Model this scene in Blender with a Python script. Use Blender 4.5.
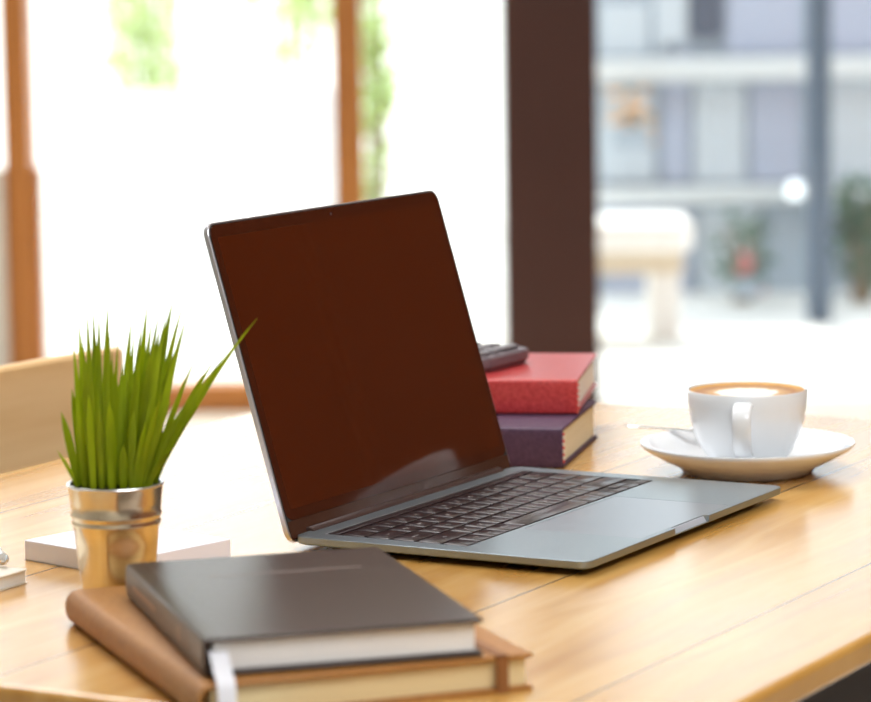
import bpy, bmesh, math, random
from mathutils import Vector, Matrix
random.seed(7)
for o in list(bpy.data.objects): bpy.data.objects.remove(o)
scene = bpy.context.scene
COL = scene.collection
PI = math.pi
# metres; table top at z = 0, floor at z = -0.75; origin = hinge corner of the laptop

# ------------------------------------------------------------------ camera
YAW, PITCH, ROLL = 0.5105, -0.1257, -0.0154
cy, sy, cp, sp, cr, sr = math.cos(YAW), math.sin(YAW), math.cos(PITCH), math.sin(PITCH), math.cos(ROLL), math.sin(ROLL)
fwd = Vector((-sy*cp, cy*cp, sp)); rt = Vector((cy, sy, 0)); up = rt.cross(fwd)
right = cr*rt + sr*up; upv = -sr*rt + cr*up
CAM = Vector((1.0807, -1.7359, 0.3855))
cam = bpy.data.cameras.new('camera'); camo = bpy.data.objects.new('camera', cam); COL.objects.link(camo)
M = Matrix((right, upv, -fwd)).transposed().to_4x4(); M.translation = CAM
camo.matrix_world = M
cam.sensor_width = 36; cam.lens = 3240.7/871*36; cam.clip_end = 300; cam.clip_start = .05
cam.dof.use_dof = True; cam.dof.focus_distance = 2.12; cam.dof.aperture_fstop = 7.6
scene.camera = camo
# ------------------------------------------------------------------ world, sun, exposure
w = bpy.data.worlds.new('sky'); scene.world = w; w.use_nodes = True
nt = w.node_tree; bg = nt.nodes['Background']
bg.inputs[0].default_value = (.90, .96, 1.0, 1); bg.inputs[1].default_value = 2.5
sun = bpy.data.lights.new('sun', 'SUN'); sun.energy = 5.0; sun.angle = .02; sun.color = (1, .95, .86)
suno = bpy.data.objects.new('sun', sun); COL.objects.link(suno)
# building frame: X to the right along the window front, Y away from the camera
BR = Vector((.8725, .4886, 0)); BF = Vector((-.4886, .8725, 0))
sd = (BR*.10 - BF*.58 + Vector((0, 0, -1.0))).normalized()
suno.rotation_euler = sd.to_track_quat('-Z', 'Y').to_euler(); suno.location = (0, 0, 6)
vs = scene.view_settings
vs.view_transform = 'Standard'; vs.look = 'None'; vs.exposure = 0.0; vs.gamma = 1.0; vs.use_curve_mapping = False
def area(name, loc, size, power, color, sx=None):
    l = bpy.data.lights.new(name, 'AREA'); l.energy = power; l.color = color; l.shape = 'RECTANGLE'; l.size = size; l.size_y = sx or size
    o = bpy.data.objects.new(name, l); COL.objects.link(o); o.location = loc; o.rotation_euler = (0, 0, YAW); return o
def bp(x, y, z=0):
    return Vector((CAM.x, CAM.y, 0)) + BR*x + BF*y + Vector((0, 0, z))
area('ceiling_fill_light', bp(-.6, 3.3, 1.86), 1.6, 57, (.98, .98, 1))  # unseen fill lights added under the ceiling to brighten the interior
area('ceiling_fill_light', bp(.9, .6, 1.86), 1.6, 56, (.95, .98, 1))

# ------------------------------------------------------------------ helpers
def xb(u, dep, v=200):           # place in the building frame seen at a column of the photograph
    d = fwd + right*((u-435.5)/3240.7) - upv*((v-351)/3240.7)
    t = dep/d.dot(BF); return d.dot(BR)*t
def zb(v, dep, u=435.5):
    d = fwd + right*((u-435.5)/3240.7) - upv*((v-351)/3240.7)
    t = dep/d.dot(BF); return CAM.z + d.z*t

def newmesh(name, verts, faces, mat=None, parent=None, smooth=False, bevel=0, seg=2, sub=0, loc=None, rot=None, ang=None):
    me = bpy.data.meshes.new(name); me.from_pydata([tuple(v) for v in verts], [], faces); me.update()
    bm = bmesh.new(); bm.from_mesh(me); bmesh.ops.recalc_face_normals(bm, faces=bm.faces); bm.to_mesh(me); bm.free()
    o = bpy.data.objects.new(name, me); COL.objects.link(o)
    if mat: me.materials.append(mat)
    if parent: o.parent = parent
    if loc is not None: o.location = loc
    if rot is not None: o.rotation_euler = rot
    if smooth or bevel:
        for p in me.polygons: p.use_smooth = True
        try: me.set_sharp_from_angle(angle=math.radians(ang or 40))
        except Exception: pass
    if bevel:
        m = o.modifiers.new('bevel', 'BEVEL'); m.width = bevel; m.segments = seg; m.limit_method = 'ANGLE'; m.angle_limit = math.radians(30)
        m.harden_normals = False
    if sub:
        m = o.modifiers.new('sub', 'SUBSURF'); m.levels = sub; m.render_levels = sub
    return o
class MB:
    def __init__(s): s.v = []; s.f = []
    def add(s, vs_, fs):
        n = len(s.v); s.v += [Vector(v) for v in vs_]; s.f += [tuple(i+n for i in f) for f in fs]; return s
    def box(s, x0, x1, y0, y1, z0, z1):
        return s.add([(x0,y0,z0),(x1,y0,z0),(x1,y1,z0),(x0,y1,z0),(x0,y0,z1),(x1,y0,z1),(x1,y1,z1),(x0,y1,z1)],
                     [(0,3,2,1),(4,5,6,7),(0,1,5,4),(1,2,6,5),(2,3,7,6),(3,0,4,7)])
    def lathe(s, prof, n=48, c=(0,0)):
        vs_, fs = [], []
        m = len(prof)
        for i in range(n):
            a = 2*PI*i/n
            for r, z in prof: vs_.append((c[0]+r*math.cos(a), c[1]+r*math.sin(a), z))
        for i in range(n):
            j = (i+1) % n
            for k in range(m-1): fs.append((i*m+k, j*m+k, j*m+k+1, i*m+k+1))
        s.add(vs_, fs)
        b = len(s.v)-len(vs_)
        if prof[0][0] > 1e-6: s.f.append(tuple(b+i*m for i in range(n)))
        if prof[-1][0] > 1e-6: s.f.append(tuple(b+i*m+m-1 for i in range(n-1, -1, -1)))
        return s
    def tube(s, pts, rads, n=8):
        pts = [Vector(p) for p in pts]
        if not hasattr(rads, '__len__'): rads = [rads]*len(pts)
        vs_, fs = [], []
        for i, p in enumerate(pts):
            t = (pts[min(i+1, len(pts)-1)] - pts[max(i-1, 0)]).normalized()
            a = t.cross(Vector((0,0,1)));
            if a.length < .05: a = t.cross(Vector((1,0,0)))
            a.normalize(); b = t.cross(a)
            for k in range(n):
                q = 2*PI*k/n; vs_.append(p + (a*math.cos(q)+b*math.sin(q))*rads[i])
        for i in range(len(pts)-1):
            for k in range(n):
                l = (k+1) % n; fs.append((i*n+k, i*n+l, (i+1)*n+l, (i+1)*n+k))
        fs.append(tuple(range(n))); fs.append(tuple((len(pts)-1)*n+k for k in range(n-1, -1, -1)))
        return s.add(vs_, fs)
    def rings(s, rings):        # closed loft between equally long rings, capped
        n = len(rings[0]); vs_ = [p for r in rings for p in r]; fs = []
        for i in range(len(rings)-1):
            for k in range(n):
                l = (k+1) % n; fs.append((i*n+k, i*n+l, (i+1)*n+l, (i+1)*n+k))
        fs.append(tuple(range(n-1, -1, -1))); fs.append(tuple((len(rings)-1)*n+k for k in range(n)))
        return s.add(vs_, fs)
    def build(s, name, mat, parent=None, **k):
        return newmesh(name, s.v, s.f, mat, parent, **k)
def rrect(x0, x1, y0, y1, r, z, n=6):
    out = []
    for cx, cy_, a0 in ((x1-r, y1-r, 0), (x0+r, y1-r, 90), (x0+r, y0+r, 180), (x1-r, y0+r, 270)):
        for k in range(n+1):
            a = math.radians(a0+90*k/n); out.append((cx+r*math.cos(a), cy_+r*math.sin(a), z))
    return out
def slab(x0, x1, y0, y1, z0, z1, r, e=.0003, n=6):
    return MB().rings([rrect(x0+e, x1-e, y0+e, y1-e, r, z0, n), rrect(x0, x1, y0, y1, r, z0+e, n), rrect(x0, x1, y0, y1, r, z1-e, n), rrect(x0+e, x1-e, y0+e, y1-e, r, z1, n)])
def cut(o, mb):                 # bake a boolean difference into the mesh
    c = mb.build('cutter', None)
    m = o.modifiers.new('b', 'BOOLEAN'); m.object = c; m.operation = 'DIFFERENCE'; m.solver = 'EXACT'
    bpy.context.view_layer.update()
    dg = bpy.context.evaluated_depsgraph_get()
    me = bpy.data.meshes.new_from_object(o.evaluated_get(dg)); mats = list(o.data.materials)
    o.modifiers.clear(); o.data = me
    if not me.materials:
        for q in mats: me.materials.append(q)
    bpy.data.objects.remove(c)
def empty(name, loc, rz=0, rot=None):
    o = bpy.data.objects.new(name, None); COL.objects.link(o); o.location = loc; o.rotation_euler = rot or (0, 0, rz); o.empty_display_size = .03; return o
def tag(o, label=None, cat=None, group=None, kind=None):
    if label: o['label'] = label
    if cat: o['category'] = cat
    if group: o['group'] = group
    if kind: o['kind'] = kind
    return o
def bbox_struct(name, x0, x1, y0, y1, z0, z1, mat, bevel=0, kind='structure'):
    c = bp((x0+x1)/2, (y0+y1)/2, z0)
    o = MB().box(-(x1-x0)/2, (x1-x0)/2, -(y1-y0)/2, (y1-y0)/2, 0, z1-z0).build(name, mat, loc=c, rot=(0, 0, YAW), bevel=bevel)
    if kind: o['kind'] = kind
    return o

# ------------------------------------------------------------------ materials
def mat(name, color, rough=.5, metal=0, **kw):
    m = bpy.data.materials.new(name); m.use_nodes = True; p = m.node_tree.nodes['Principled BSDF']
    p.inputs['Base Color'].default_value = (*color, 1); p.inputs['Roughness'].default_value = rough; p.inputs['Metallic'].default_value = metal
    for k, v in kw.items():
        p.inputs[k.replace('_', ' ')].default_value = v
    return m
def N(m, t, **kw):
    n = m.node_tree.nodes.new(t)
    for k, v in kw.items(): setattr(n, k, v)
    return n
def L(m, a, b): m.node_tree.links.new(a, b)
def coords(m, scale=(1, 1, 1), loc=(0,0,0)):
    tc = N(m, 'ShaderNodeTexCoord'); mp = N(m, 'ShaderNodeMapping'); mp.inputs['Scale'].default_value = scale; mp.inputs['Location'].default_value = loc
    L(m, tc.outputs['Object'], mp.inputs['Vector']); return mp.outputs['Vector']
def ramp(m, fac, stops):
    r = N(m, 'ShaderNodeValToRGB'); e = r.color_ramp.elements
    while len(e) < len(stops): e.new(.5)
    for q, (pos, c) in zip(e, stops): q.position = pos; q.color = (*c, 1)
    L(m, fac, r.inputs['Fac']); return r.outputs['Color']
def noise_mat(name, c1, c2, scale=(20, 20, 20), rough=.5, detail=4, bump=0, metal=0, lo=.35, hi=.65, **kw):
    m = mat(name, c1, rough, metal, **kw); p = m.node_tree.nodes['Principled BSDF']
    n = N(m, 'ShaderNodeTexNoise'); n.inputs['Scale'].default_value = 1; n.inputs['Detail'].default_value = detail
    L(m, coords(m, scale), n.inputs['Vector'])
    L(m, ramp(m, n.outputs['Fac'], [(lo, c1), (hi, c2)]), p.inputs['Base Color'])
    if bump:
        b = N(m, 'ShaderNodeBump'); b.inputs['Strength'].default_value = bump; b.inputs['Distance'].default_value = .001
        L(m, n.outputs['Fac'], b.inputs['Height']); L(m, b.outputs['Normal'], p.inputs['Normal'])
    return m

def table_wood():
    m = mat('table_wood', (.8, .45, .12), .33, 0); p = m.node_tree.nodes['Principled BSDF']
    p.inputs['IOR'].default_value = 1.6; p.inputs['Coat Weight'].default_value = .6; p.inputs['Coat Roughness'].default_value = .24; p.inputs['Coat IOR'].default_value = 1.6
    v = coords(m)
    sep = N(m, 'ShaderNodeSeparateXYZ'); L(m, v, sep.inputs[0])
    # planks run along Y, joints every 0.152 m
    a = N(m, 'ShaderNodeMath', operation='ADD'); a.inputs[1].default_value = .258 + .152*10; L(m, sep.outputs['X'], a.inputs[0])
    d = N(m, 'ShaderNodeMath', operation='DIVIDE'); d.inputs[1].default_value = .152; L(m, a.outputs[0], d.inputs[0])
    fl = N(m, 'ShaderNodeMath', operation='FLOOR'); L(m, d.outputs[0], fl.inputs[0])
    fr = N(m, 'ShaderNodeMath', operation='FRACT'); L(m, d.outputs[0], fr.inputs[0])
    lt = N(m, 'ShaderNodeMath', operation='LESS_THAN'); lt.inputs[1].default_value = .012; L(m, fr.outputs[0], lt.inputs[0])
    wn = N(m, 'ShaderNodeTexWhiteNoise', noise_dimensions='1D'); L(m, fl.outputs[0], wn.inputs['W'])
    cmb = N(m, 'ShaderNodeCombineXYZ')
    mx = N(m, 'ShaderNodeMath', operation='MULTIPLY'); mx.inputs[1].default_value = 42; L(m, sep.outputs['X'], mx.inputs[0])
    my = N(m, 'ShaderNodeMath', operation='MULTIPLY_ADD'); my.inputs[1].default_value = 4.2; L(m, sep.outputs['Y'], my.inputs[0]); 
    wm = N(m, 'ShaderNodeMath', operation='MULTIPLY'); wm.inputs[1].default_value = 30; L(m, wn.outputs['Value'], wm.inputs[0]); L(m, wm.outputs[0], my.inputs[2])
    L(m, mx.outputs[0], cmb.inputs[0]); L(m, my.outputs[0], cmb.inputs[1])
    n = N(m, 'ShaderNodeTexNoise'); n.inputs['Scale'].default_value = 1; n.inputs['Detail'].default_value = 5; n.inputs['Distortion'].default_value = .6
    L(m, cmb.outputs[0], n.inputs['Vector'])
    c = ramp(m, n.outputs['Fac'], [(.3, (.56, .27, .05)), (.5, (.69, .37, .09)), (.7, (.78, .48, .16))])
    mi = N(m, 'ShaderNodeMix', data_type='RGBA', blend_type='MULTIPLY'); mi.inputs['Factor'].default_value = 1
    L(m, c, mi.inputs['A']); L(m, ramp(m, wn.outputs['Value'], [(0, (.86, .84, .82)), (1, (1, 1, 1))]), mi.inputs['B'])
    mj = N(m, 'ShaderNodeMix', data_type='RGBA'); L(m, lt.outputs[0], mj.inputs['Factor']); L(m, mi.outputs['Result'], mj.inputs['A']); mj.inputs['B'].default_value = (.16, .08, .03, 1)
    L(m, mj.outputs['Result'], p.inputs['Base Color'])
    rr = N(m, 'ShaderNodeMapRange'); rr.inputs['To Min'].default_value = .17; rr.inputs['To Max'].default_value = .30; L(m, n.outputs['Fac'], rr.inputs['Value']); L(m, rr.outputs[0], p.inputs['Roughness'])
    b = N(m, 'ShaderNodeBump'); b.inputs['Strength'].default_value = .12; b.inputs['Distance'].default_value = .0006; L(m, n.outputs['Fac'], b.inputs['Height'])
    b2 = N(m, 'ShaderNodeBump', invert=True); b2.inputs['Strength'].default_value = .7; b2.inputs['Distance'].default_value = .001; L(m, lt.outputs[0], b2.inputs['Height']); L(m, b.outputs['Normal'], b2.inputs['Normal'])
    L(m, b2.outputs['Normal'], p.inputs['Normal'])
    return m
WOOD = table_wood()
def pages(name, c1, c2, freq=900):
    m = mat(name, c1, .7); p = m.node_tree.nodes['Principled BSDF']
    n = N(m, 'ShaderNodeTexNoise'); n.inputs['Scale'].default_value = 1; n.inputs['Detail'].default_value = 2
    L(m, coords(m, (3, 3, freq*3)), n.inputs['Vector'])
    L(m, ramp(m, n.outputs['Fac'], [(.3, c1), (.7, c2)]), p.inputs['Base Color'])
    return m
ALU = noise_mat('space_grey_aluminium', (.31, .375, .42), (.34, .405, .45), (900, 900, 900), .34, metal=.85)
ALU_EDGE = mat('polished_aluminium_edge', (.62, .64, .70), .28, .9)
PADM = mat('trackpad_glass', (.33, .37, .42), .30, .75)
SCREEN = mat('warm_reflection_display', (.075, .012, .002), .06, 0, IOR=1.5)  # brown base carries the warm flare and wall reflection in its colour
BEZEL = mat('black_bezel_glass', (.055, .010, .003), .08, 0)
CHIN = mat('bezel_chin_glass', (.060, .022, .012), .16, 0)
HINGE = mat('dark_hinge_plastic', (.05, .022, .018), .5)
KEYM = mat('key_plastic', (.022, .011, .014), .30)
WELLM = mat('keyboard_well_black', (.012, .006, .006), .6)
LEGEND = mat('key_legend_paint', (.42, .38, .38), .6)
RUBBER = mat('black_rubber', (.02, .02, .02), .8)
PORC = mat('white_glazed_porcelain', (.86, .89, .92), .12, 0, IOR=1.5)
STEEL = mat('polished_steel', (.72, .74, .76), .16, 1)
POTM = noise_mat('brushed_pot_metal', (.80, .72, .56), (.86, .78, .62), (60, 60, 900), .20, metal=1)
RIMM = mat('pot_rim_metal', (.82, .84, .86), .25, 1)
SOIL = noise_mat('potting_soil', (.05, .025, .008), (.16, .09, .03), (300, 300, 300), .9, bump=.8)
DARKCOVER = noise_mat('black_brown_leatherette', (.036, .020, .014), (.055, .032, .024), (500, 500, 500), .30, bump=.25)
GILT = mat('faded_cover_lettering', (.20, .15, .13), .4)
GILT2 = mat('pale_spine_lettering', (.34, .20, .13), .4)
TANCOVER = noise_mat('tan_leather', (.36, .145, .028), (.43, .19, .042), (250, 250, 250), .48, bump=.3)
TANBAND = mat('brown_elastic', (.28, .11, .03), .6)
REDCOVER = noise_mat('red_leatherette', (.50, .032, .035), (.66, .07, .07), (420, 420, 420), .28, bump=.5, Coat_Weight=.5, Coat_Roughness=.2)
BLUECOVER = noise_mat('dark_purple_cloth', (.060, .025, .062), (.085, .038, .082), (300, 300, 300), .55, bump=.4)
PAGEW = pages('white_page_edges', (.90, .90, .89), (.97, .97, .97))
PAGEC = pages('cream_page_edges', (.78, .68, .46), (.92, .84, .64))
PAGEY = pages('yellowed_page_edges', (.74, .58, .30), (.90, .76, .46))
BAND = mat('red_headband_thread', (.70, .06, .06), .6)
BANDW = mat('white_headband_thread', (.85, .75, .68), .6)
RIBBON = mat('white_ribbon', (.86, .86, .92), .6)
PAPER = mat('white_notepad_paper', (.90, .90, .99), .7)
PAPERB = mat('cream_notebook_cover', (.82, .76, .66), .6)
CALC = mat('calculator_grey_plastic', (.15, .12, .135), .36)
CALCK = mat('calculator_key_plastic', (.14, .12, .13), .3)
LCD = mat('calculator_display', (.30, .34, .30), .2)
CHAIRW = noise_mat('pale_plywood', (.80, .54, .27), (.88, .64, .36), (4, 4, 40), .4)
PILLAR = noise_mat('dark_brown_pillar_paint', (.060, .015, .008), (.078, .021, .012), (2, 2, 1), .45)
FRAMEB = noise_mat('brown_stained_timber', (.50, .18, .035), (.60, .23, .05), (12, 12, 1.5), .45)  # brown timber, base pushed orange in place of the warm flare
WALLW = noise_mat('warm_wood_panelling', (.20, .07, .025), (.27, .10, .04), (10, 10, 1), .5)
PLASTER = mat('cream_plaster', (.80, .76, .70), .8)
CEIL = mat('white_ceiling', (.8, .76, .7), .9)
FLOORM = noise_mat('pale_tile_floor', (.74, .70, .62), (.80, .76, .68), (3, 3, 3), .25)
GROUND = noise_mat('pale_outdoor_paving', (.72, .73, .72), (.80, .80, .78), (2, 2, 2), .7)
BLACKM = mat('black_table_frame', (.012, .010, .010), .5)
WHITEP = mat('white_outdoor_paint', (.92, .92, .91), .6)
GLASS = bpy.data.materials.new('window_glass'); GLASS.use_nodes = True
_n = GLASS.node_tree.nodes; _n.clear()
_o = _n.new('ShaderNodeOutputMaterial'); _m = _n.new('ShaderNodeMixShader'); _t = _n.new('ShaderNodeBsdfTransparent'); _g = _n.new('ShaderNodeBsdfGlossy')
_t.inputs[0].default_value = (.97, .985, .98, 1); _g.inputs['Roughness'].default_value = .01
_m.inputs[0].default_value = .05
for a, b in ((_t.outputs[0], _m.inputs[1]), (_g.outputs[0], _m.inputs[2]), (_m.outputs[0], _o.inputs[0])): GLASS.node_tree.links.new(a, b)
def leafmat(name, c1, c2, sc=60, trans=.35):
    m = noise_mat(name, c1, c2, (sc, sc, sc*.3), .42); nt_ = m.node_tree
    p = nt_.nodes['Principled BSDF']; t = nt_.nodes.new('ShaderNodeBsdfTranslucent'); mx = nt_.nodes.new('ShaderNodeMixShader'); mx.inputs[0].default_value = trans
    cr_ = [n for n in nt_.nodes if n.type == 'VALTORGB'][0]
    nt_.links.new(cr_.outputs[0], t.inputs[0]); nt_.links.new(p.outputs[0], mx.inputs[1]); nt_.links.new(t.outputs[0], mx.inputs[2])
    nt_.links.new(mx.outputs[0], [n for n in nt_.nodes if n.type == 'OUTPUT_MATERIAL'][0].inputs[0]); return m
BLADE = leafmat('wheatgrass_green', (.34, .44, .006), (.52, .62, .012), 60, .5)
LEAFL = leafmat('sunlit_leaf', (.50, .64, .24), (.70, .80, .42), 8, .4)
LEAFD = leafmat('dark_green_leaf', (.08, .17, .12), (.16, .28, .20), 8, .3)

# ------------------------------------------------------------------ the room
D = 7.9; ZF = -.75; ZC = 1.9
bbox_struct('floor', -4.2, 3.6, -2.5, D+.05, ZF-.05, ZF, FLOORM)
bbox_struct('ceiling', -4.2, 3.6, -2.5, D+.25, ZC, ZC+.1, CEIL)
bbox_struct('wall_back', -4.2, 3.6, -2.6, -2.5, ZF, ZC, PLASTER)
bbox_struct('wall_left', -4.3, -4.2, -2.5, D, ZF, ZC, PLASTER)
bbox_struct('wall_right', 3.6, 3.7, -2.5, D, ZF, ZC, WALLW)
bbox_struct('wall_far_right', 1.20, 3.6, D-.05, D+.15, ZF, ZC, WALLW)
bbox_struct('wall_far_left', -4.2, xb(-30, D), D-.02, D+.15, ZF, zb(160, D), PLASTER)
# window posts and rails (a continuous front)
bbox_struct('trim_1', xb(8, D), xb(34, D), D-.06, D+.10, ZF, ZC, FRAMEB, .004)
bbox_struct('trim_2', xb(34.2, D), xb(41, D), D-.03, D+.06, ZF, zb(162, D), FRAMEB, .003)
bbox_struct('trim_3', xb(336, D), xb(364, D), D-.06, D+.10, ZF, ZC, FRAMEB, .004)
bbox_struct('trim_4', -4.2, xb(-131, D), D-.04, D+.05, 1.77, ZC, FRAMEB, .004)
def window(name, u0, u1, rail=True, x1=None):
    x0 = xb(u0, D); x1 = x1 or xb(u1, D)
    e = empty(name, bp((x0+x1)/2, D, ZF), YAW); e['kind'] = 'structure'; h = (x1-x0)/2
    if rail:
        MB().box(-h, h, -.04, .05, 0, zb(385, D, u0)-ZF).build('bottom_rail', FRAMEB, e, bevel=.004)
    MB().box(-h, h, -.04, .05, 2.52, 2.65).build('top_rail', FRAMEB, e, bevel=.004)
    MB().box(-h, h, -.004, .004, (.07 if rail else 0), 2.52).build('pane', GLASS, e)
    return e
window('window_1', -130, 8); window('window_2', 42, 337); window('window_3', 363, 507); window('window_4', 595, 0, False, 1.2)
bbox_struct('wall_low_left', xb(-29, D), xb(7.5, D), D-.09, D-.045, ZF, zb(160, D), PLASTER)
pil = bbox_struct('pillar', xb(504.5, D-.12), xb(598, D-.12), D-.14, D+.12, ZF, ZC, PILLAR, .004)
bbox_struct('ground', -40, 40, D+.12, 130, ZF-.06, ZF-.01, GROUND)

# ------------------------------------------------------------------ outside
def out(name, x0, x1, y0, y1, z0, z1, m, bevel=.004, parent=None):
    return bbox_struct(name, x0, x1, y0, y1, z0, z1, m, bevel, None)
def bench(u0, u1, dep):
    x0, x1 = xb(u0, dep), xb(u1, dep); zt = zb(218, dep, 640); h = (x1-x0)/2
    e = empty('bench', bp((x0+x1)/2, dep, ZF-.01), YAW)
    tag(e, 'low white bench outside beyond the glass, right of the brown pillar', 'bench')
    H = zt-ZF+.01
    MB().rings([rrect(-h, h, -.16, .16, .05, H-.085), rrect(-h, h, -.16, .16, .05, H)]).build('seat', WHITEP, e, bevel=.02, seg=3)
    APR = mat('bench_apron_paint', (.70, .60, .46), .6)
    MB().box(-h+.03, h-.03, -.12, .12, H-.15, H-.084).build('apron', APR, e, bevel=.004)
    for s in (-1, 1): MB().box(s*(h-.08)-.042, s*(h-.08)+.042, -.11, .11, 0, H-.15).build('leg', WHITEP, e, bevel=.008)
bench(500, 690, 9.3)
# pale storefront across the paving
FD = 10.5
e = empty('storefront', bp(xb(735, FD), FD, ZF-.01), YAW)
tag(e, 'blurred blue-grey glazed shop front across the pale paving', 'building')
X0 = xb(735, FD)
def fx(u): return xb(u, FD)-X0
def fz(v): return zb(v, FD, 735)-ZF+.01
cA = mat('shopfront_blue_grey', (.38, .46, .55), .6); cB = mat('shopfront_pale_panel', (.56, .64, .72), .35); cC = mat('shopfront_lilac_panel', (.42, .48, .62), .35)
cD = mat('shopfront_dark_opening', (.08, .10, .15), .6); cE = mat('shopfront_slate_post', (.09, .14, .21), .5); cW = mat('shopfront_white_rail', (.66, .72, .76), .5)
MB().box(fx(560), fx(1150), 0, .25, 0, 1.75).build('wall', cA, e, bevel=.01)
for u0, u1, v0, v1, c in ((600, 655, 85, 180, cB), (662, 690, 40, 182, cC), (694, 745, 82, 182, cB), (750, 800, 82, 182, cC), (602, 650, 2, 55, cB), (655, 688, -40, 55, cB), (726, 800, -40, 55, cC),
                           (830, 900, -40, 55, cC), (830, 900, 82, 182, cB), (604, 690, 205, 318, cC), (700, 760, 205, 318, cB), (766, 806, 205, 318, cA), (830, 900, 205, 260, cC)):
    MB().box(fx(u0), fx(u1), -.02, 0, fz(v1), fz(v0)).build('glazed_panel', c, e, bevel=.006)
MB().box(fx(692), fx(722), -.03, 0, fz(36), fz(-60)).build('dark_opening', cD, e, bevel=.006)
for v0, v1 in ((56, 80), (184, 202)):
    MB().box(fx(590), fx(920), -.10, -.02, fz(v1), fz(v0)).build('cross_rail', cW, e, bevel=.01)
# slate post in front of the shop
pd = 9.6
p = out('slate_post', xb(808, pd), xb(830, pd), pd-.03, pd+.05, ZF-.01, 1.6, cE); tag(p, 'tall slate-blue metal post standing outside at the right', 'post')
# white ball on the rail, emission added in place of a sun highlight
g = empty('sun_glint_globe', bp(xb(795, 10.2), 10.2, zb(190, 10.2, 795)), YAW); tag(g, 'small round white ball on the shop front rail, glow added as its sun highlight', 'ball')
GL = mat('sun_glint_glow', (.9, .95, 1), .3); GL.node_tree.nodes['Principled BSDF'].inputs['Emission Color'].default_value = (.9, .96, 1, 1); GL.node_tree.nodes['Principled BSDF'].inputs['Emission Strength'].default_value = 1.6
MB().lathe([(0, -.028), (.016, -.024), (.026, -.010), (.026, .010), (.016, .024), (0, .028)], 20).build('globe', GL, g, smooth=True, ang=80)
MB().tube([(0, .024, 0), (0, .20, 0)], .012).build('bracket', cE, g)

def leaves(mb, n, fn, size, rnd):
    for i in range(n):
        p_ = Vector(fn(rnd)); a = rnd.uniform(0, 2*PI); t = rnd.uniform(-.9, .9); s = size*rnd.uniform(.6, 1.3)
        d = Vector((math.cos(a)*math.cos(t), math.sin(a)*math.cos(t), math.sin(t))); q = d.cross(Vector((rnd.uniform(-1,1), rnd.uniform(-1,1), 1))).normalized(); nrm = d.cross(q)
        mb.add([p_-d*s, p_+q*s*.45+nrm*s*.12, p_+d*s, p_-q*s*.45+nrm*s*.12, p_-nrm*s*.05], [(0,1,4), (1,2,4), (2,3,4), (3,0,4)])
def shrub(name, label, cat, loc, rx, ry, z0, z1, n, size, m, seed, group=None):
    rnd = random.Random(seed); e_ = empty(name, loc, YAW); tag(e_, label, cat, group)
    def fn(r):
        while True:
            x, y, z = r.uniform(-1, 1), r.uniform(-1, 1), r.uniform(-1, 1)
            if x*x+y*y+z*z < 1: return (x*rx, y*ry, (z0+z1)/2+z*(z1-z0)/2)
    mb = MB(); leaves(mb, n, fn, size, rnd); mb.build('foliage', m, e_)
    st = MB()
    for k in range(4):
        a = k*PI/2+.4; st.tube([(.02*math.cos(a), .02*math.sin(a), 0), (rx*.3*math.cos(a), ry*.3*math.sin(a), (z0+z1)*.45), (rx*.5*math.cos(a), ry*.5*math.sin(a), z1*.8)], [.012, .009, .004], 6)
    st.build('stem', TRUNK, e_)
    return e_
TRUNK = mat('plant_stem_brown', (.30, .22, .14), .8)
G0 = ZF-.01
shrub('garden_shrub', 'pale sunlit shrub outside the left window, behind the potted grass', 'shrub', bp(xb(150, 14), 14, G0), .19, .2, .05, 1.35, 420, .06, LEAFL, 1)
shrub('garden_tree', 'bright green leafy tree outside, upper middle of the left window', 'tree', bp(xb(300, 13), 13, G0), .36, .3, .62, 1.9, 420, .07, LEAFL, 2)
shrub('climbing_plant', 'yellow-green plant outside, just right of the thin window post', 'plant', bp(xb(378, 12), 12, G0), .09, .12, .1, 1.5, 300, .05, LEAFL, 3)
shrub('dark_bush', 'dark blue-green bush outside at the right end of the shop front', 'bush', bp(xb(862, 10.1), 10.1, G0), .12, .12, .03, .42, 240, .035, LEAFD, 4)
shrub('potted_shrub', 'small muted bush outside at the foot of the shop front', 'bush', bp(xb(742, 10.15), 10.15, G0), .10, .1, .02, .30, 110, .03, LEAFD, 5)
# low white garden wall
gw = out('garden_wall', xb(192, 11.6), xb(337, 11.6), 11.5, 11.7, ZF-.01, zb(86, 11.6, 260), WHITEP, .03); tag(gw, 'low white rendered wall outside the large left window', 'wall')
gb = out('yellow_bench_board', xb(112, 12.6), xb(188, 12.6), 12.5, 12.7, ZF-.01, zb(92, 12.6, 150), mat('cream_outdoor_panel', (.86, .84, .66), .6), .02); tag(gb, 'cream panel standing outside beside the low white wall', 'panel')
# orange flowers on the shop rail
def flowers(u, v, dep, colr, name, label, rad, n=22):
    e_ = empty(name, bp(xb(u, dep), dep, zb(v, dep, u)), YAW); tag(e_, label, 'flowers')
    rnd = random.Random(int(u)); mb = MB(); gm = MB()
    for i in range(n):
        x, y, z = [rnd.gauss(0, rad*.5) for _ in range(3)]
        mb.lathe([(0, z-.012), (.014, z-.004), (.016, z+.006), (0, z+.010)], 7, (x, y*.6))
    mb.build('blossoms', colr, e_, smooth=True)
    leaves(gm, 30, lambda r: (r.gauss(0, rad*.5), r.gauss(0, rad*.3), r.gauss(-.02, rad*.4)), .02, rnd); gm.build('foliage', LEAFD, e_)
    MB().box(-rad*.8, rad*.8, -.04, .04, -rad-.03, -rad*.55).build('planter', cA, e_, bevel=.004)
ORG = mat('orange_petals', (.80, .48, .24), .6); PNK = mat('dull_red_petals', (.62, .22, .22), .6)
flowers(632, 115, 10.33, ORG, 'orange_flowers', 'orange flowers hanging on the shop front, right of the pillar', .075)
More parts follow.
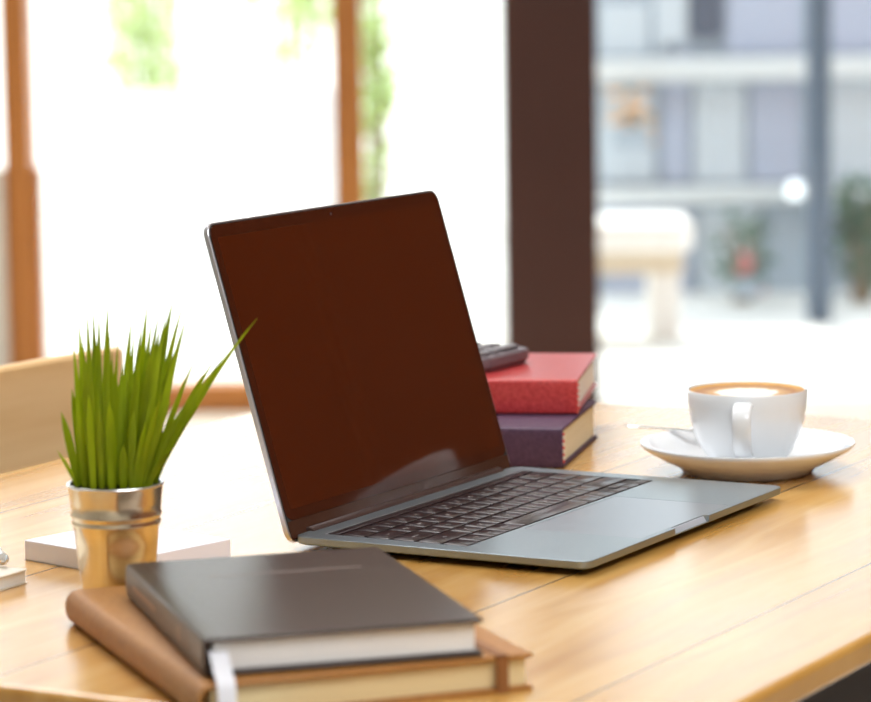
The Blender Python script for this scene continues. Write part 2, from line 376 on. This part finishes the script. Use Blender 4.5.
flowers(747, 270, 9.88, PNK, 'red_flowers', 'dull red flowers low on the shop front behind the cup', .05, 12)

# ------------------------------------------------------------------ chair tucked in at the far side of the table
e = empty('chair', (-.36, .265, ZF)); tag(e, 'pale plywood chair tucked in behind the left edge of the table', 'chair')
ch = MB(); n = 14; rows = []
for k in range(n+1):
    y = -.21+.42*k/n; bow = .015*(1-(y/.21)**2); rows.append((y, bow))
vs_, fs = [], []
for y, b in rows:
    for x, z in ((-.100-b, .55), (-.088-b, .55), (-.094-b, .805), (-.106-b, .805)): vs_.append((x, y, z))
for k in range(n):
    for q in range(4): fs.append((k*4+q, k*4+(q+1) % 4, k*4+4+(q+1) % 4, k*4+4+q))
fs += [(0,1,2,3), (n*4+3, n*4+2, n*4+1, n*4)]
newmesh('backrest', vs_, fs, CHAIRW, e, bevel=.004)
slab(-.10, .30, -.205, .205, .43, .448, .04).build('seat', CHAIRW, e, smooth=True)
for x, y in ((-.085, -.18), (-.085, .18), (.26, -.18), (.26, .18)): MB().tube([(x, y, .432), (x+(.02 if x > 0 else -.03), y*1.08, 0)], [.015, .011], 12).build('leg', CHAIRW, e, smooth=True)
for y in (-.15, .15): MB().tube([(-.088, y, .435), (-.108, y, .50), (-.112, y, .60)], .009, 10).build('back_support', BLACKM, e, smooth=True)

# ------------------------------------------------------------------ table
e = empty('table', (.034, .1465, ZF)); tag(e, 'glossy honey-coloured plank table the laptop and books stand on', 'table')
TT = MB().box(-.394, .394, -.5365, .5365, -.017, 0).build('tabletop', WOOD, e, loc=(0, 0, .75), bevel=.0038, seg=3)
# keep the wood pattern in world metres
for v in TT.data.vertices: v.co += Vector((.034, .1465, 0))
TT.location = (-.034, -.1465, .75)
ap = MB()
ap.box(-.36, .36, -.505, -.485, .66, .733).box(-.36, .36, .485, .505, .66, .733).box(-.36, -.34, -.485, .485, .66, .733).box(.34, .36, -.485, .485, .66, .733)
ap.build('apron', BLACKM, e, bevel=.001)  # black apron added so the space below the table edge goes dark
for x in (-.335, .335):
    for y in (-.48, .48): MB().box(x-.025, x+.025, y-.025, y+.025, 0, .66).build('leg', BLACKM, e, bevel=.002)

# ------------------------------------------------------------------ laptop
LW, LD = .3041, .2124
lap = empty('laptop', (0, 0, 0)); tag(lap, 'open grey laptop with a dark screen in the middle of the table', 'laptop')
prof = [(.016, .0016), (.008, .0028), (.0025, .0040), (.0004, .0048), (0, .0054), (0, .0091), (.0001, .0094), (.0004, .0095)]
base = MB().rings([rrect(.0015+i, LD-i, i, LW-i, max(.009-i*.3, .003), z, 8) for i, z in prof]).build('base', ALU, lap, smooth=True, ang=30)
WX0, WX1, WY0, WY1 = .0175, .1205, .0155, .2885
cut(base, MB().rings([rrect(WX0, WX1, WY0, WY1, .0025, .0085), rrect(WX0, WX1, WY0, WY1, .0025, .02)]))
cut(base, MB().rings([rrect(.1238, .2085, .0845, .2195, .003, .0091), rrect(.1238, .2085, .0845, .2195, .003, .02)]))
cut(base, MB().rings([rrect(LD-.0041, LD+.01, .126, .178, .0034, .0055), rrect(LD-.0042, LD+.01, .1252, .1788, .004, .012)]))
for p_ in base.data.polygons: p_.use_smooth = False
slab(WX0+.0001, WX1-.0001, WY0+.0001, WY1-.0001, .0084, .0087, .0024, .00005).build('keyboard_tray', WELLM, lap)
slab(.1241, .2082, .0848, .2192, .0090, .00945, .0028, .0001).build('trackpad', PADM, lap)
# pale strip added as the highlight along the back edge of the keyboard well
MB().box(WX0-.0009, WX0-.0001, WY0, WY1, .0092, .00975).build('well_edge_highlight', ALU_EDGE, lap, bevel=.0002)
MB().add([(LD-.0040, .1275, .0056), (LD-.0040, .1765, .0056), (LD-.0040, .1765, .0088), (LD-.0040, .1275, .0088), (LD-.0010, .1275, .0056), (LD-.0010, .1765, .0056), (LD-.0032, .1765, .0088), (LD-.0032, .1275, .0088)], [(0,1,2,3), (4,5,6,7), (0,1,5,4), (1,2,6,5), (2,3,7,6), (3,0,4,7)]).build('finger_notch', mat('sky_sheen_aluminium', (.62, .68, .78), .45, .4), lap)  # sky reflection put into the notch plate's pale blue colour
for x in (.02, LD-.03):
    for y in (.03, LW-.03): MB().lathe([(.006, 0), (.0065, .0006), (.006, .0022)], 20, (x, y)).build('rubber_foot', RUBBER, lap, smooth=True)
slab(.0188, .0255, WY0+.001, WY1-.001, .0087, .0096, .001, .0001).build('touch_strip', KEYM, lap, smooth=True)
U = (WY1-WY0-.0012)/14.5; RP = (WX1-.0006-.0266)/5
def font_mesh(txt, size):
    c = bpy.data.curves.new('t', 'FONT'); c.body = txt; c.size = size; c.align_x = 'CENTER'; c.align_y = 'CENTER'; c.resolution_u = 2; c.extrude = .00003
    o = bpy.data.objects.new('t', c); COL.objects.link(o); bpy.context.view_layer.update()
    me = bpy.data.meshes.new_from_object(o.evaluated_get(bpy.context.evaluated_depsgraph_get())); bpy.data.objects.remove(o); bpy.data.curves.remove(c)
    me.name = 'key_legend'; me.materials.clear(); me.materials.append(LEGEND); return me
rows = [[(c, 1) for c in '`1234567890-='] + [('delete', 1.5)],
        [('tab', 1.5)] + [(c, 1) for c in 'QWERTYUIOP[]\\'],
        [('caps lock', 1.75)] + [(c, 1) for c in "ASDFGHJKL;'"] + [('return', 1.75)],
        [('shift', 2.25)] + [(c, 1) for c in 'ZXCVBNM,./'] + [('shift', 2.25)],
        [('fn', 1), ('control', 1), ('option', 1), ('command', 1.25), ('', 5), ('command', 1.25), ('option', 1), ('<', 1), ('^v', 1), ('>', 1)]]
def key(x0, x1, y0, y1, t):
    g_ = .0009
    cx, cy_ = (x0+x1)/2, (y0+y1)/2
    hx, hy = (x1-x0)/2-g_, (y1-y0)/2-g_
    k = MB().rings([rrect(-hx, hx, -hy, hy, .0012, 0, 3), rrect(-hx, hx, -hy, hy, .0012, .0007, 3), rrect(-hx+.0004, hx-.0004, -hy+.0004, hy-.0004, .0012, .0010, 3)]).build('key', KEYM, lap, loc=(cx, cy_, .0087), smooth=True)
    if t:
        me = font_mesh(t, .0052 if len(t) == 1 else .0024)
        o = bpy.data.objects.new('key_legend', me); COL.objects.link(o); o.parent = k; o.rotation_euler = (0, 0, PI/2); o.location = (0, 0, .00105)
for r, row in enumerate(rows):
    y = WY0+.0006; xa = .0266+r*RP
    for t, wd in row:
        if t == '^v':
            key(xa, xa+RP/2+.0004, y, y+U, ''); key(xa+RP/2-.0004, xa+RP, y, y+U, '')
        elif t in '<>' and t: key(xa+RP/2, xa+RP, y, y+U, '')
        else: key(xa, xa+RP, y, y+wd*U, t)
        y += wd*U
# lid: local frame of the lid, x = out of the screen, y = along the hinge, z = up the screen
TH = .285
lid = empty('lid_frame', (0, 0, 0)); 
def lidpt(h, off=0): return (-h*math.sin(TH)+off*math.cos(TH), 0, .008+h*math.cos(TH)+off*math.sin(TH))
def lidplate(name, y0, y1, h0, h1, a, b, r, m, e=.0003, **k):
    mb = MB()
    rg = []
    for ins, off in ((e, a), (0, a+e*(1 if b > a else -1)), (0, b-e*(1 if b > a else -1)), (e, b)):
        rg.append([(off, p_[0], p_[1]) for p_ in rrect(y0+ins, y1-ins, h0+ins, h1-ins, r, 0, 8)])
    mb.rings(rg)
    R_ = Matrix.Rotation(-TH, 3, 'Y')
    mb.v = [R_ @ Vector(v) + Vector((0, 0, .008)) for v in mb.v]
    return mb.build(name, m, lap, smooth=True, ang=30)
bpy.data.objects.remove(lid)
lidplate('lid', 0, LW, -.0035, .2087, -.0043, -.0004, .0085, ALU_EDGE, .0005)
lidplate('gasket', .0012, LW-.0012, -.0022, .2075, -.0004, -.0001, .0078, RUBBER, .00005)
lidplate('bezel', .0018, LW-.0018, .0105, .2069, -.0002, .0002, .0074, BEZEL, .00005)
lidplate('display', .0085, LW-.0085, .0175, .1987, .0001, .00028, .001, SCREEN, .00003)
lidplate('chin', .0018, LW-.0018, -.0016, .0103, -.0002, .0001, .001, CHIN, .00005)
wc = MB().lathe([(0, 0), (.0011, 0), (.0011, .0002), (0, .0002)], 14)
R2 = Matrix.Rotation(PI/2-TH, 3, 'Y'); wc.v = [R2 @ Vector(v) + Vector((-.2027*math.sin(TH)+.0002, LW/2, .008+.2027*math.cos(TH))) for v in wc.v]
wc.build('webcam', mat('webcam_lens', (.10, .06, .06), .1), lap)
hb = MB()
rg = []
for y in (.021, .0215, .2826, .2831):
    ins = .0006 if y in (.021, .2831) else 0
    rg.append([(.0008+(.0042-ins)*math.cos(a)*1.1, y, .0078+(.0042-ins)*math.sin(a)) for a in [2*PI*k/20 for k in range(20)]])
hb.rings(rg).build('hinge', HINGE, lap, smooth=True, ang=50)

# ------------------------------------------------------------------ books
def hardcover(name, label, origin, ang, z, Lx, Wy, T, ct, cover, pg, bulge=.003, flex=.003, sq=.22, group=None, pname='page_block'):
    e_ = empty(name, (origin[0], origin[1], z), math.radians(ang)); tag(e_, label, 'book', group)
    outer, inner = [], []
    outer.append((Wy, 0)); inner.append((Wy, ct)); outer.append((.010, 0)); inner.append((.010, ct))
    n_ = 10
    for k in range(n_+1):
        a = -PI/2 - PI*k/n_
        outer.append((.004-(.004+bulge*.6)*abs(math.cos(a))**sq, T/2+T/2*math.sin(a)))
        inner.append((.0045-(.002+bulge*.6)*abs(math.cos(a))**sq, T/2+(T/2-ct)*math.sin(a)))
    outer.append((.010, T)); inner.append((.010, T-ct)); outer.append((Wy, T)); inner.append((Wy, T-ct))
    vs_, fs = [], []
    m_ = len(outer)
    for x in (0, Lx):
        for q in outer: vs_.append((x, q[0], q[1]))
        for q in inner: vs_.append((x, q[0], q[1]))
    S = 2*m_
    for k in range(m_-1):
        fs += [(k, k+1, S+k+1, S+k), (m_+k+1, m_+k, S+m_+k, S+m_+k+1), (k+1, k, m_+k, m_+k+1), (S+k, S+k+1, S+m_+k+1, S+m_+k)]
    fs += [(0, S, S+m_, m_), (m_-1, 2*m_-1, S+2*m_-1, S+m_-1)]
    newmesh('cover', vs_, fs, cover, e_, bevel=.0007, seg=2)
    MB().box(flex, Lx-flex, .0055, Wy-flex, ct+.0002, T-ct-.0002).build(pname, pg, e_, bevel=.0003)
    return e_
# tan book, black book in front
TO = (.0020, -.2450)
tb = hardcover('tan_book', 'tan leather book lying under the black book at the near edge', TO, -40, 0, .2645, .1786, .0195, .0024, TANCOVER, PAGEY, .004, .003, 1.0)
q = MB()
q.box(-.0012, .2657, .158, .1645, .0195, .0202).box(-.0012, .2657, .158, .1645, -.0, .0002).box(.2645, .2657, .158, .1645, 0, .0202).box(-.0012, 0, .158, .1645, 0, .0202)
q.build('elastic_band', TANBAND, tb)
BO = (.0468, -.2510); BL, BW, BT = .2130, .1465, .0195
bb = hardcover('black_book', 'black-brown hardcover book on top of the tan one', BO, -45, .0203, BL, BW, BT, .0022, DARKCOVER, PAGEW, .001, .0035)
# faint lettering: a line on the cover and two marks on the spine
tl = MB(); rnd = random.Random(3)
y = .0
x = .036
while x < .122:
    wd = rnd.uniform(.0014, .0026); tl.box(.053+rnd.uniform(0,.0001), .0565, x, x+wd, BT-.0001, BT+.00008); x += wd+.0008
tl.build('cover_lettering', GILT, bb)
for x0, x1, z0, z1 in ((.022, .088, .0085, .0112), (.150, .156, .0055, .0145), (.170, .172, .0045, .015)): MB().box(x0, x1, -.00075, -.0002, z0, z1).build('spine_lettering', GILT2, bb)
gv = MB().box(.0, BL, .0105, .0116, BT-.0002, BT+.0001).build('hinge_groove', mat('dark_groove', (.09, .07, .06), .3), bb)
# white ribbon marker
rp = [(BL-.006, .012), (BL+.0005, .0105), (BL+.006, .006), (BL+.0118, .0022), (BL+.0150, .0008), (BL+.0172, -.004), (BL+.0178, -.014), (BL+.0178, -.040)]
vs_, fs = [], []
for x, z in rp:
    for y, dz in ((.003, 0), (.0125, 0), (.0125, .0004), (.003, .0004)): vs_.append((x+(.0004 if z < 0 and dz else 0), y, z+(dz if z >= 0 else 0)))
for k in range(len(rp)-1):
    for s in range(4): fs.append((k*4+s, k*4+(s+1) % 4, k*4+4+(s+1) % 4, k*4+4+s))
fs += [(0,1,2,3), (28+3, 28+2, 28+1, 28)]
newmesh('ribbon_marker', vs_, fs, RIBBON, bb, smooth=True)

def headband(e_, L_, T, ct, m1, m2):
    h = MB(); h2 = MB(); n_ = 9; z0 = ct+.001; st = (T-2*ct-.002)/n_
    for k in range(n_):
        (h if k % 2 == 0 else h2).lathe([(0, z0+k*st), (.0013, z0+(k+.25)*st), (.0013, z0+(k+.75)*st), (0, z0+(k+1)*st)], 8, (L_-.0004, .0042))
    a_ = h.build('headband', m1, e_, smooth=True); h2.build('headband_stripe', m2, a_, smooth=True)
def back(K, ang, L_): a = math.radians(ang); return (K[0]-L_*math.cos(a), K[1]-L_*math.sin(a))
LB = .205
blue = hardcover('purple_book', 'thick dark purple book under the red book behind the laptop', back((.0135, .3583), 16.5, LB), 16.5, 0, LB, .150, .0300, .0024, BLUECOVER, PAGEC, .0015, .0025)
headband(blue, LB, .030, .0026, BAND, BANDW)
LR = .210
red = hardcover('red_book', 'red leatherette book lying on the purple book behind the laptop', back((-.0070, .4245), 21.0, LR), 21.0, .0302, LR, .158, .0265, .0026, REDCOVER, PAGEW, .0015, .0025)
headband(red, LR, .0265, .0026, BAND, BANDW)

# ------------------------------------------------------------------ calculator on the red book
e = empty('calculator', (-.210, .4285, .0570)); tag(e, 'dark grey calculator with round keys lying on the red book', 'calculator')
MB().rings([rrect(.003, .121, .003, .073, .008, 0), rrect(0, .124, 0, .076, .010, .004), rrect(0, .124, 0, .076, .010, .0100), rrect(.0015, .1225, .0015, .0745, .009, .0115)]).build('body', CALC, e, smooth=True, ang=35)
slab(.008, .034, .010, .066, .0114, .0122, .003).build('display', LCD, e)
for i in range(5):
    for j in range(4):
        cx, cy_ = .045+i*.0165, .0135+j*.0163
        if i == 4 and j == 3: continue
        if i == 4 and j == 2:
            slab(cx-.006, cx+.006, cy_-.0063, cy_+.0226, .0115, .0142, .0055, .0008).build('key', CALCK, e, smooth=True, ang=50); continue
        MB().lathe([(.0066, .0113), (.0066, .0134), (.0058, .0142), (0, .0144)], 20, (cx, cy_)).build('key', CALCK, e, smooth=True, ang=50)

# ------------------------------------------------------------------ cup, saucer, spoon
CC = (.1415, .402)
s = empty('saucer', (*CC, 0)); tag(s, 'wide white porcelain saucer under the coffee cup', 'saucer')
sp_ = [(0, .0035), (.040, .0035), (.0425, .0005), (.0455, 0), (.0475, .0015), (.050, .0048), (.062, .0105), (.0745, .0178), (.0775, .0208), (.0772, .0222), (.0755, .0222),
       (.066, .0163), (.052, .0100), (.040, .0078), (.032, .0072), (.0305, .0064), (0, .0062)]
MB().lathe(sp_, 96).build('dish', PORC, s, smooth=True, ang=60)
c = empty('coffee_cup', (*CC, .0066)); tag(c, 'white porcelain cup of milky coffee standing on the saucer', 'cup')
R0 = .0436; H0 = .0545
op = [(.0, .0014), (.0235, .0014), (.0245, 0), (.0268, 0), (.0275, .0012), (.0288, .0040), (.0335, .0115), (.0378, .0205), (.0408, .0310), (.0427, .0430), (R0, H0-.001), (R0-.0008, H0), (R0-.0016, H0-.0004),
      (.0408, .0440), (.0378, .0320), (.0345, .0215), (.029, .012), (.020, .0075), (0, .0065)]
MB().lathe(op, 96).build('bowl', PORC, c, smooth=True, ang=60)
hd = (-BF - BR*.16).normalized(); hs = Vector((-hd.y, hd.x, 0))
path = [(.0395, .0470), (.0475, .0490), (.0570, .0488), (.0645, .0440), (.0665, .0350), (.0630, .0255), (.0545, .0175), (.0440, .0125), (.0345, .0110)]
rings = []
for i, (r_, z_) in enumerate(path):
    a_ = path[max(i-1, 0)]; b_ = path[min(i+1, len(path)-1)]; t = Vector((b_[0]-a_[0], b_[1]-a_[1])).normalized(); nn = Vector((-t.y, t.x))
    hw = .0068 if 0 < i < len(path)-1 else .0078; ht = .0024
    ring = []
    for k in range(16):
        a = 2*PI*k/16; u_ = math.copysign(abs(math.cos(a))**.7, math.cos(a))*hw; w_ = math.copysign(abs(math.sin(a))**.8, math.sin(a))*ht
        ring.append(hd*(r_+nn.x*w_) + hs*u_ + Vector((0, 0, z_+nn.y*w_)))
    rings.append(ring)
MB().rings(rings).build('handle', PORC, c, smooth=True, sub=1, ang=80)
FOAM = mat('coffee_foam', (.8, .6, .35), .55); p = FOAM.node_tree.nodes['Principled BSDF']
v = coords(FOAM, (1, 1, 0), (-.0015, .004, 0)); ln = N(FOAM, 'ShaderNodeVectorMath', operation='LENGTH'); L(FOAM, v, ln.inputs[0])
nz = N(FOAM, 'ShaderNodeTexNoise'); nz.inputs['Scale'].default_value = 160; nz.inputs['Detail'].default_value = 5; L(FOAM, v, nz.inputs['Vector'])
ma = N(FOAM, 'ShaderNodeMath', operation='MULTIPLY_ADD'); ma.inputs[1].default_value = .012; L(FOAM, nz.outputs['Fac'], ma.inputs[0]); L(FOAM, ln.outputs['Value'], ma.inputs[2])
mr = N(FOAM, 'ShaderNodeMapRange'); mr.inputs['From Max'].default_value = .055; L(FOAM, ma.outputs[0], mr.inputs['Value'])
L(FOAM, ramp(FOAM, mr.outputs[0], [(.0, (.93, .90, .86)), (.49, (.93, .88, .80)), (.55, (.60, .36, .16)), (.74, (.36, .15, .05)), (.92, (.66, .36, .08))]), p.inputs['Base Color'])
MB().lathe([(0, .0520), (.030, .0521), (.0385, .0523), (.0420, .0532), (.0415, .0490), (0, .0490)], 64).build('coffee', FOAM, c, smooth=True, ang=60)
# spoon: bowl lies behind the cup on the dish, handle tip over the left rim
a = Vector((.0380, .4130, .0262)); b = Vector((.150, .4560, .0172))
sp0 = empty('teaspoon', (a+b)/2); tag(sp0, 'thin steel teaspoon lying across the saucer behind the cup', 'spoon')
o_ = (a+b)/2; dr = (b-a).normalized(); sd_ = dr.cross(Vector((0, 0, 1))).normalized(); un = sd_.cross(dr)
st = [(0, .0022, .0006), (.004, .0040, .0008), (.014, .0034, .0008), (.03, .0019, .0009), (.07, .0017, .0011), (.088, .0022, .0012)]
rings = [[a-o_+dr*t_+sd_*(w_*math.cos(q_))+un*(h_*math.sin(q_)) for q_ in [2*PI*k/12 for k in range(12)]] for t_, w_, h_ in st]
MB().rings(rings).build('handle', STEEL, sp0, smooth=True, ang=80)
st = [(.0865, .002, 0), (.090, .0055, .0012), (.098, .0095, .003), (.107, .0105, .0035), (.115, .0085, .0025), (.121, .003, .0005)]
rings = []
for t_, w_, dp in st:
    ring = []
    for k in range(9): x = -1+2*k/8; ring.append(a-o_+dr*t_+sd_*(w_*x)+un*(-dp*(1-x*x)+.0012))
    for k in range(8, -1, -1): x = -1+2*k/8; ring.append(a-o_+dr*t_+sd_*(w_*x)+un*(-dp*(1-x*x)+.0005))
    rings.append(ring)
MB().rings(rings).build('bowl', STEEL, sp0, smooth=True, ang=70)

# ------------------------------------------------------------------ white notepad behind the pot
e = empty('notepad', (-.0785, -.069, 0), math.radians(-13)); tag(e, 'thick white notepad lying behind the metal grass pot', 'notepad')
MB().box(-.051, .051, -.0415, .0415, .0004, .0130).build('paper_block', PAPER, e, bevel=.0006)
MB().box(-.0512, .0512, -.0417, .0417, 0, .0004).build('backing_board', mat('grey_board', (.45, .42, .40), .8), e)
# small notebook with a pen at the left edge
e = empty('notebook', (-.158, -.168, 0), math.radians(0)); tag(e, 'small cream notebook at the left edge of the photo, under a pen', 'notebook')
slab(-.067, .067, -.095, .0105, .0078, .0088, .002).build('cover', PAPERB, e)
MB().box(-.065, .0655, -.093, .0095, .0008, .0078).build('page_block', PAGEW, e, bevel=.0003)
slab(-.067, .067, -.095, .0105, 0, .0008, .002).build('back_cover', PAPERB, e)
a = Vector((-.1035, -.1640, .0137)); b = Vector((-.190, -.070, .0040))
d2 = (b-a).normalized(); e = empty('pen', a); tag(e, 'silver metal pen lying with one end on the small cream notebook', 'pen')
P = lambda t: d2*t
MB().tube([P(0), P(.004), P(.012)], [.0007, .0016, .0036], 16).build('tip', STEEL, e, smooth=True)
MB().tube([P(.012), P(.10)], [.0038, .0038], 20).build('barrel', mat('silver_barrel', (.78, .78, .80), .22, .9), e, smooth=True)
MB().tube([P(.060)+Vector((0,0,.0045)), P(.098)+Vector((0,0,.0045))], .0008, 6).build('clip', STEEL, e)

# ------------------------------------------------------------------ pot of grass
PC = (-.0105, -.1775)
pot = empty('potted_grass', (*PC, 0)); tag(pot, 'small shiny metal pot of tall green grass left of the laptop', 'plant')
Rb, Rt, PH = .0208, .0283, .071
def pr(z): return Rb+(Rt-Rb)*z/PH
pp = [(0, .0015), (Rb-.0015, .0015), (Rb-.001, 0), (Rb, 0), (Rb+.0003, .001)]
for z in [.006, .012, .018, .024, .030, .036]: pp.append((pr(z), z))
for zc in (.0475, .0525): pp += [(pr(zc-.002), zc-.002), (pr(zc)+.0005, zc-.001), (pr(zc)+.0007, zc), (pr(zc)+.0005, zc+.001), (pr(zc+.002), zc+.002)]
pp += [(pr(.060), .060), (pr(.0695), .0695)]
inn = [(pr(.0695)-.0008, .0695), (pr(.03)-.0008, .03), (pr(.003)-.0008, .003), (0, .003)]
MB().lathe(pp+inn, 72).build('pot', POTM, pot, smooth=True, ang=35)
rp_ = [(Rt-.0006+.0011*math.cos(a),   .0702+.0011*math.sin(a)) for a in [2*PI*k/10 for k in range(11)]]
MB().lathe(rp_, 72).build('rim', RIMM, pot, smooth=True, ang=80)
MB().lathe([(0, .004), (pr(.004)-.001, .004), (pr(.063)-.0012, .063), (.018, .0652), (.008, .0656), (0, .0658)], 40).build('soil', SOIL, pot, smooth=True)
TOPY = lambda v: (485-v)/3240.7*2.02/.99
def blade(bx, by, tx, ty, h, wid, rnd, bend=.3, tp=1.5):
    """bx,tx: sideways offsets (towards the right of the picture); by,ty: depth offsets; h: tip height over the soil"""
    n_ = 9; vs_, fs = [], []
    rr_ = math.hypot(bx, by)
    if rr_ > .0215: bx, by = bx*.0215/rr_, by*.0215/rr_
    B0 = BR*bx+BF*by+Vector((0, 0, .064)); T0 = BR*tx+BF*ty+Vector((0, 0, .066+h*1.06))
    Cc = BR*(bx+(tx-bx)*bend)+BF*(by+(ty-by)*bend)+Vector((0, 0, .064+h*.6))
    fa = rnd.uniform(-.5, .5); tw = rnd.uniform(-.5, .5)
    for k in range(n_+1):
        t = k/n_; p_ = B0*(1-t)**2+Cc*2*t*(1-t)+T0*t*t
        a = fa+tw*t; sd2 = (BR*math.cos(a)+BF*math.sin(a)); nr = (-BR*math.sin(a)+BF*math.cos(a))
        w_ = wid*(.62+.38*math.sin(min(t*1.7, 1)*PI/2))*(1 if t < .45 else max(1-((t-.45)/.55)**tp, .03))
        vs_ += [p_-sd2*w_, p_-nr*w_*.28, p_+sd2*w_, p_+nr*.00025-nr*w_*.12]
    for k in range(n_):
        for s_ in range(4): fs.append((k*4+s_, k*4+(s_+1) % 4, k*4+4+(s_+1) % 4, k*4+4+s_))
    fs += [(0, 1, 2, 3), (n_*4+3, n_*4+2, n_*4+1, n_*4)]
    newmesh('grass_blade', vs_, fs, BLADE, pot, smooth=True, ang=60)
rnd = random.Random(11)
px = 2.0/3240.7
# tips (column, row in the photograph), base column, width in px
BL_ = [(87, 330, 92, 6), (95, 322, 97, 6), (100, 318, 100, 6.5), (108, 322, 104, 6), (112, 318, 106, 6), (118, 330, 110, 6), (126, 350, 115, 6), (137, 332, 122, 6.5), (139, 345, 128, 6),
       (150, 320, 134, 7), (166, 322, 138, 7), (177, 314, 146, 8), (186, 318, 150, 7), (183, 330, 148, 7), (192, 326, 152, 6), (201, 362, 150, 6), (228, 362, 146, 8), (257, 333, 150, 6), (158, 350, 140, 7),
       (120, 358, 116, 7), (133, 362, 124, 6), (83, 350, 90, 6), (146, 360, 132, 7), (170, 345, 143, 7), (92, 345, 96, 6), (104, 350, 104, 6), (115, 345, 110, 6), (145, 338, 128, 6), (155, 335, 136, 6), (163, 340, 140, 7), (172, 326, 144, 7), (128, 372, 118, 7), (143, 372, 130, 7), (152, 372, 138, 7), (178, 360, 148, 7), (206, 380, 152, 7), (122, 378, 122, 7), (90, 372, 94, 7), (98, 352, 100, 7), (214, 372, 152, 7)]
for tu, tv, bu, wd in BL_:
    by = rnd.uniform(-.012, .016)
    blade((bu-118)*px, by, (tu-118)*px, by+rnd.uniform(-.008, .008), (487-tv)*px, wd*px*.66, rnd, .35 if abs(tu-bu) < 40 else .42)
for tu, tv, bu, wd in [(70, 412, 82, 8), (66, 446, 80, 4.5), (80, 392, 88, 8.5), (118, 400, 118, 11), (130, 440, 128, 9), (160, 394, 146, 10), (168, 395, 148, 8), (86, 400, 92, 8), (176, 400, 146, 8),
                       (190, 405, 150, 8), (172, 448, 148, 8), (140, 410, 136, 8), (98, 395, 100, 8), (108, 405, 108, 7), (152, 420, 142, 8), (165, 430, 150, 7)]:
    by = rnd.uniform(-.021, -.010) if 88 < bu < 150 else rnd.uniform(-.012, .002)
    blade((bu-118)*px, by, (tu-118)*px, by-rnd.uniform(0, .006), (487-tv)*px, wd*px*.5, rnd, .35, 3.0)
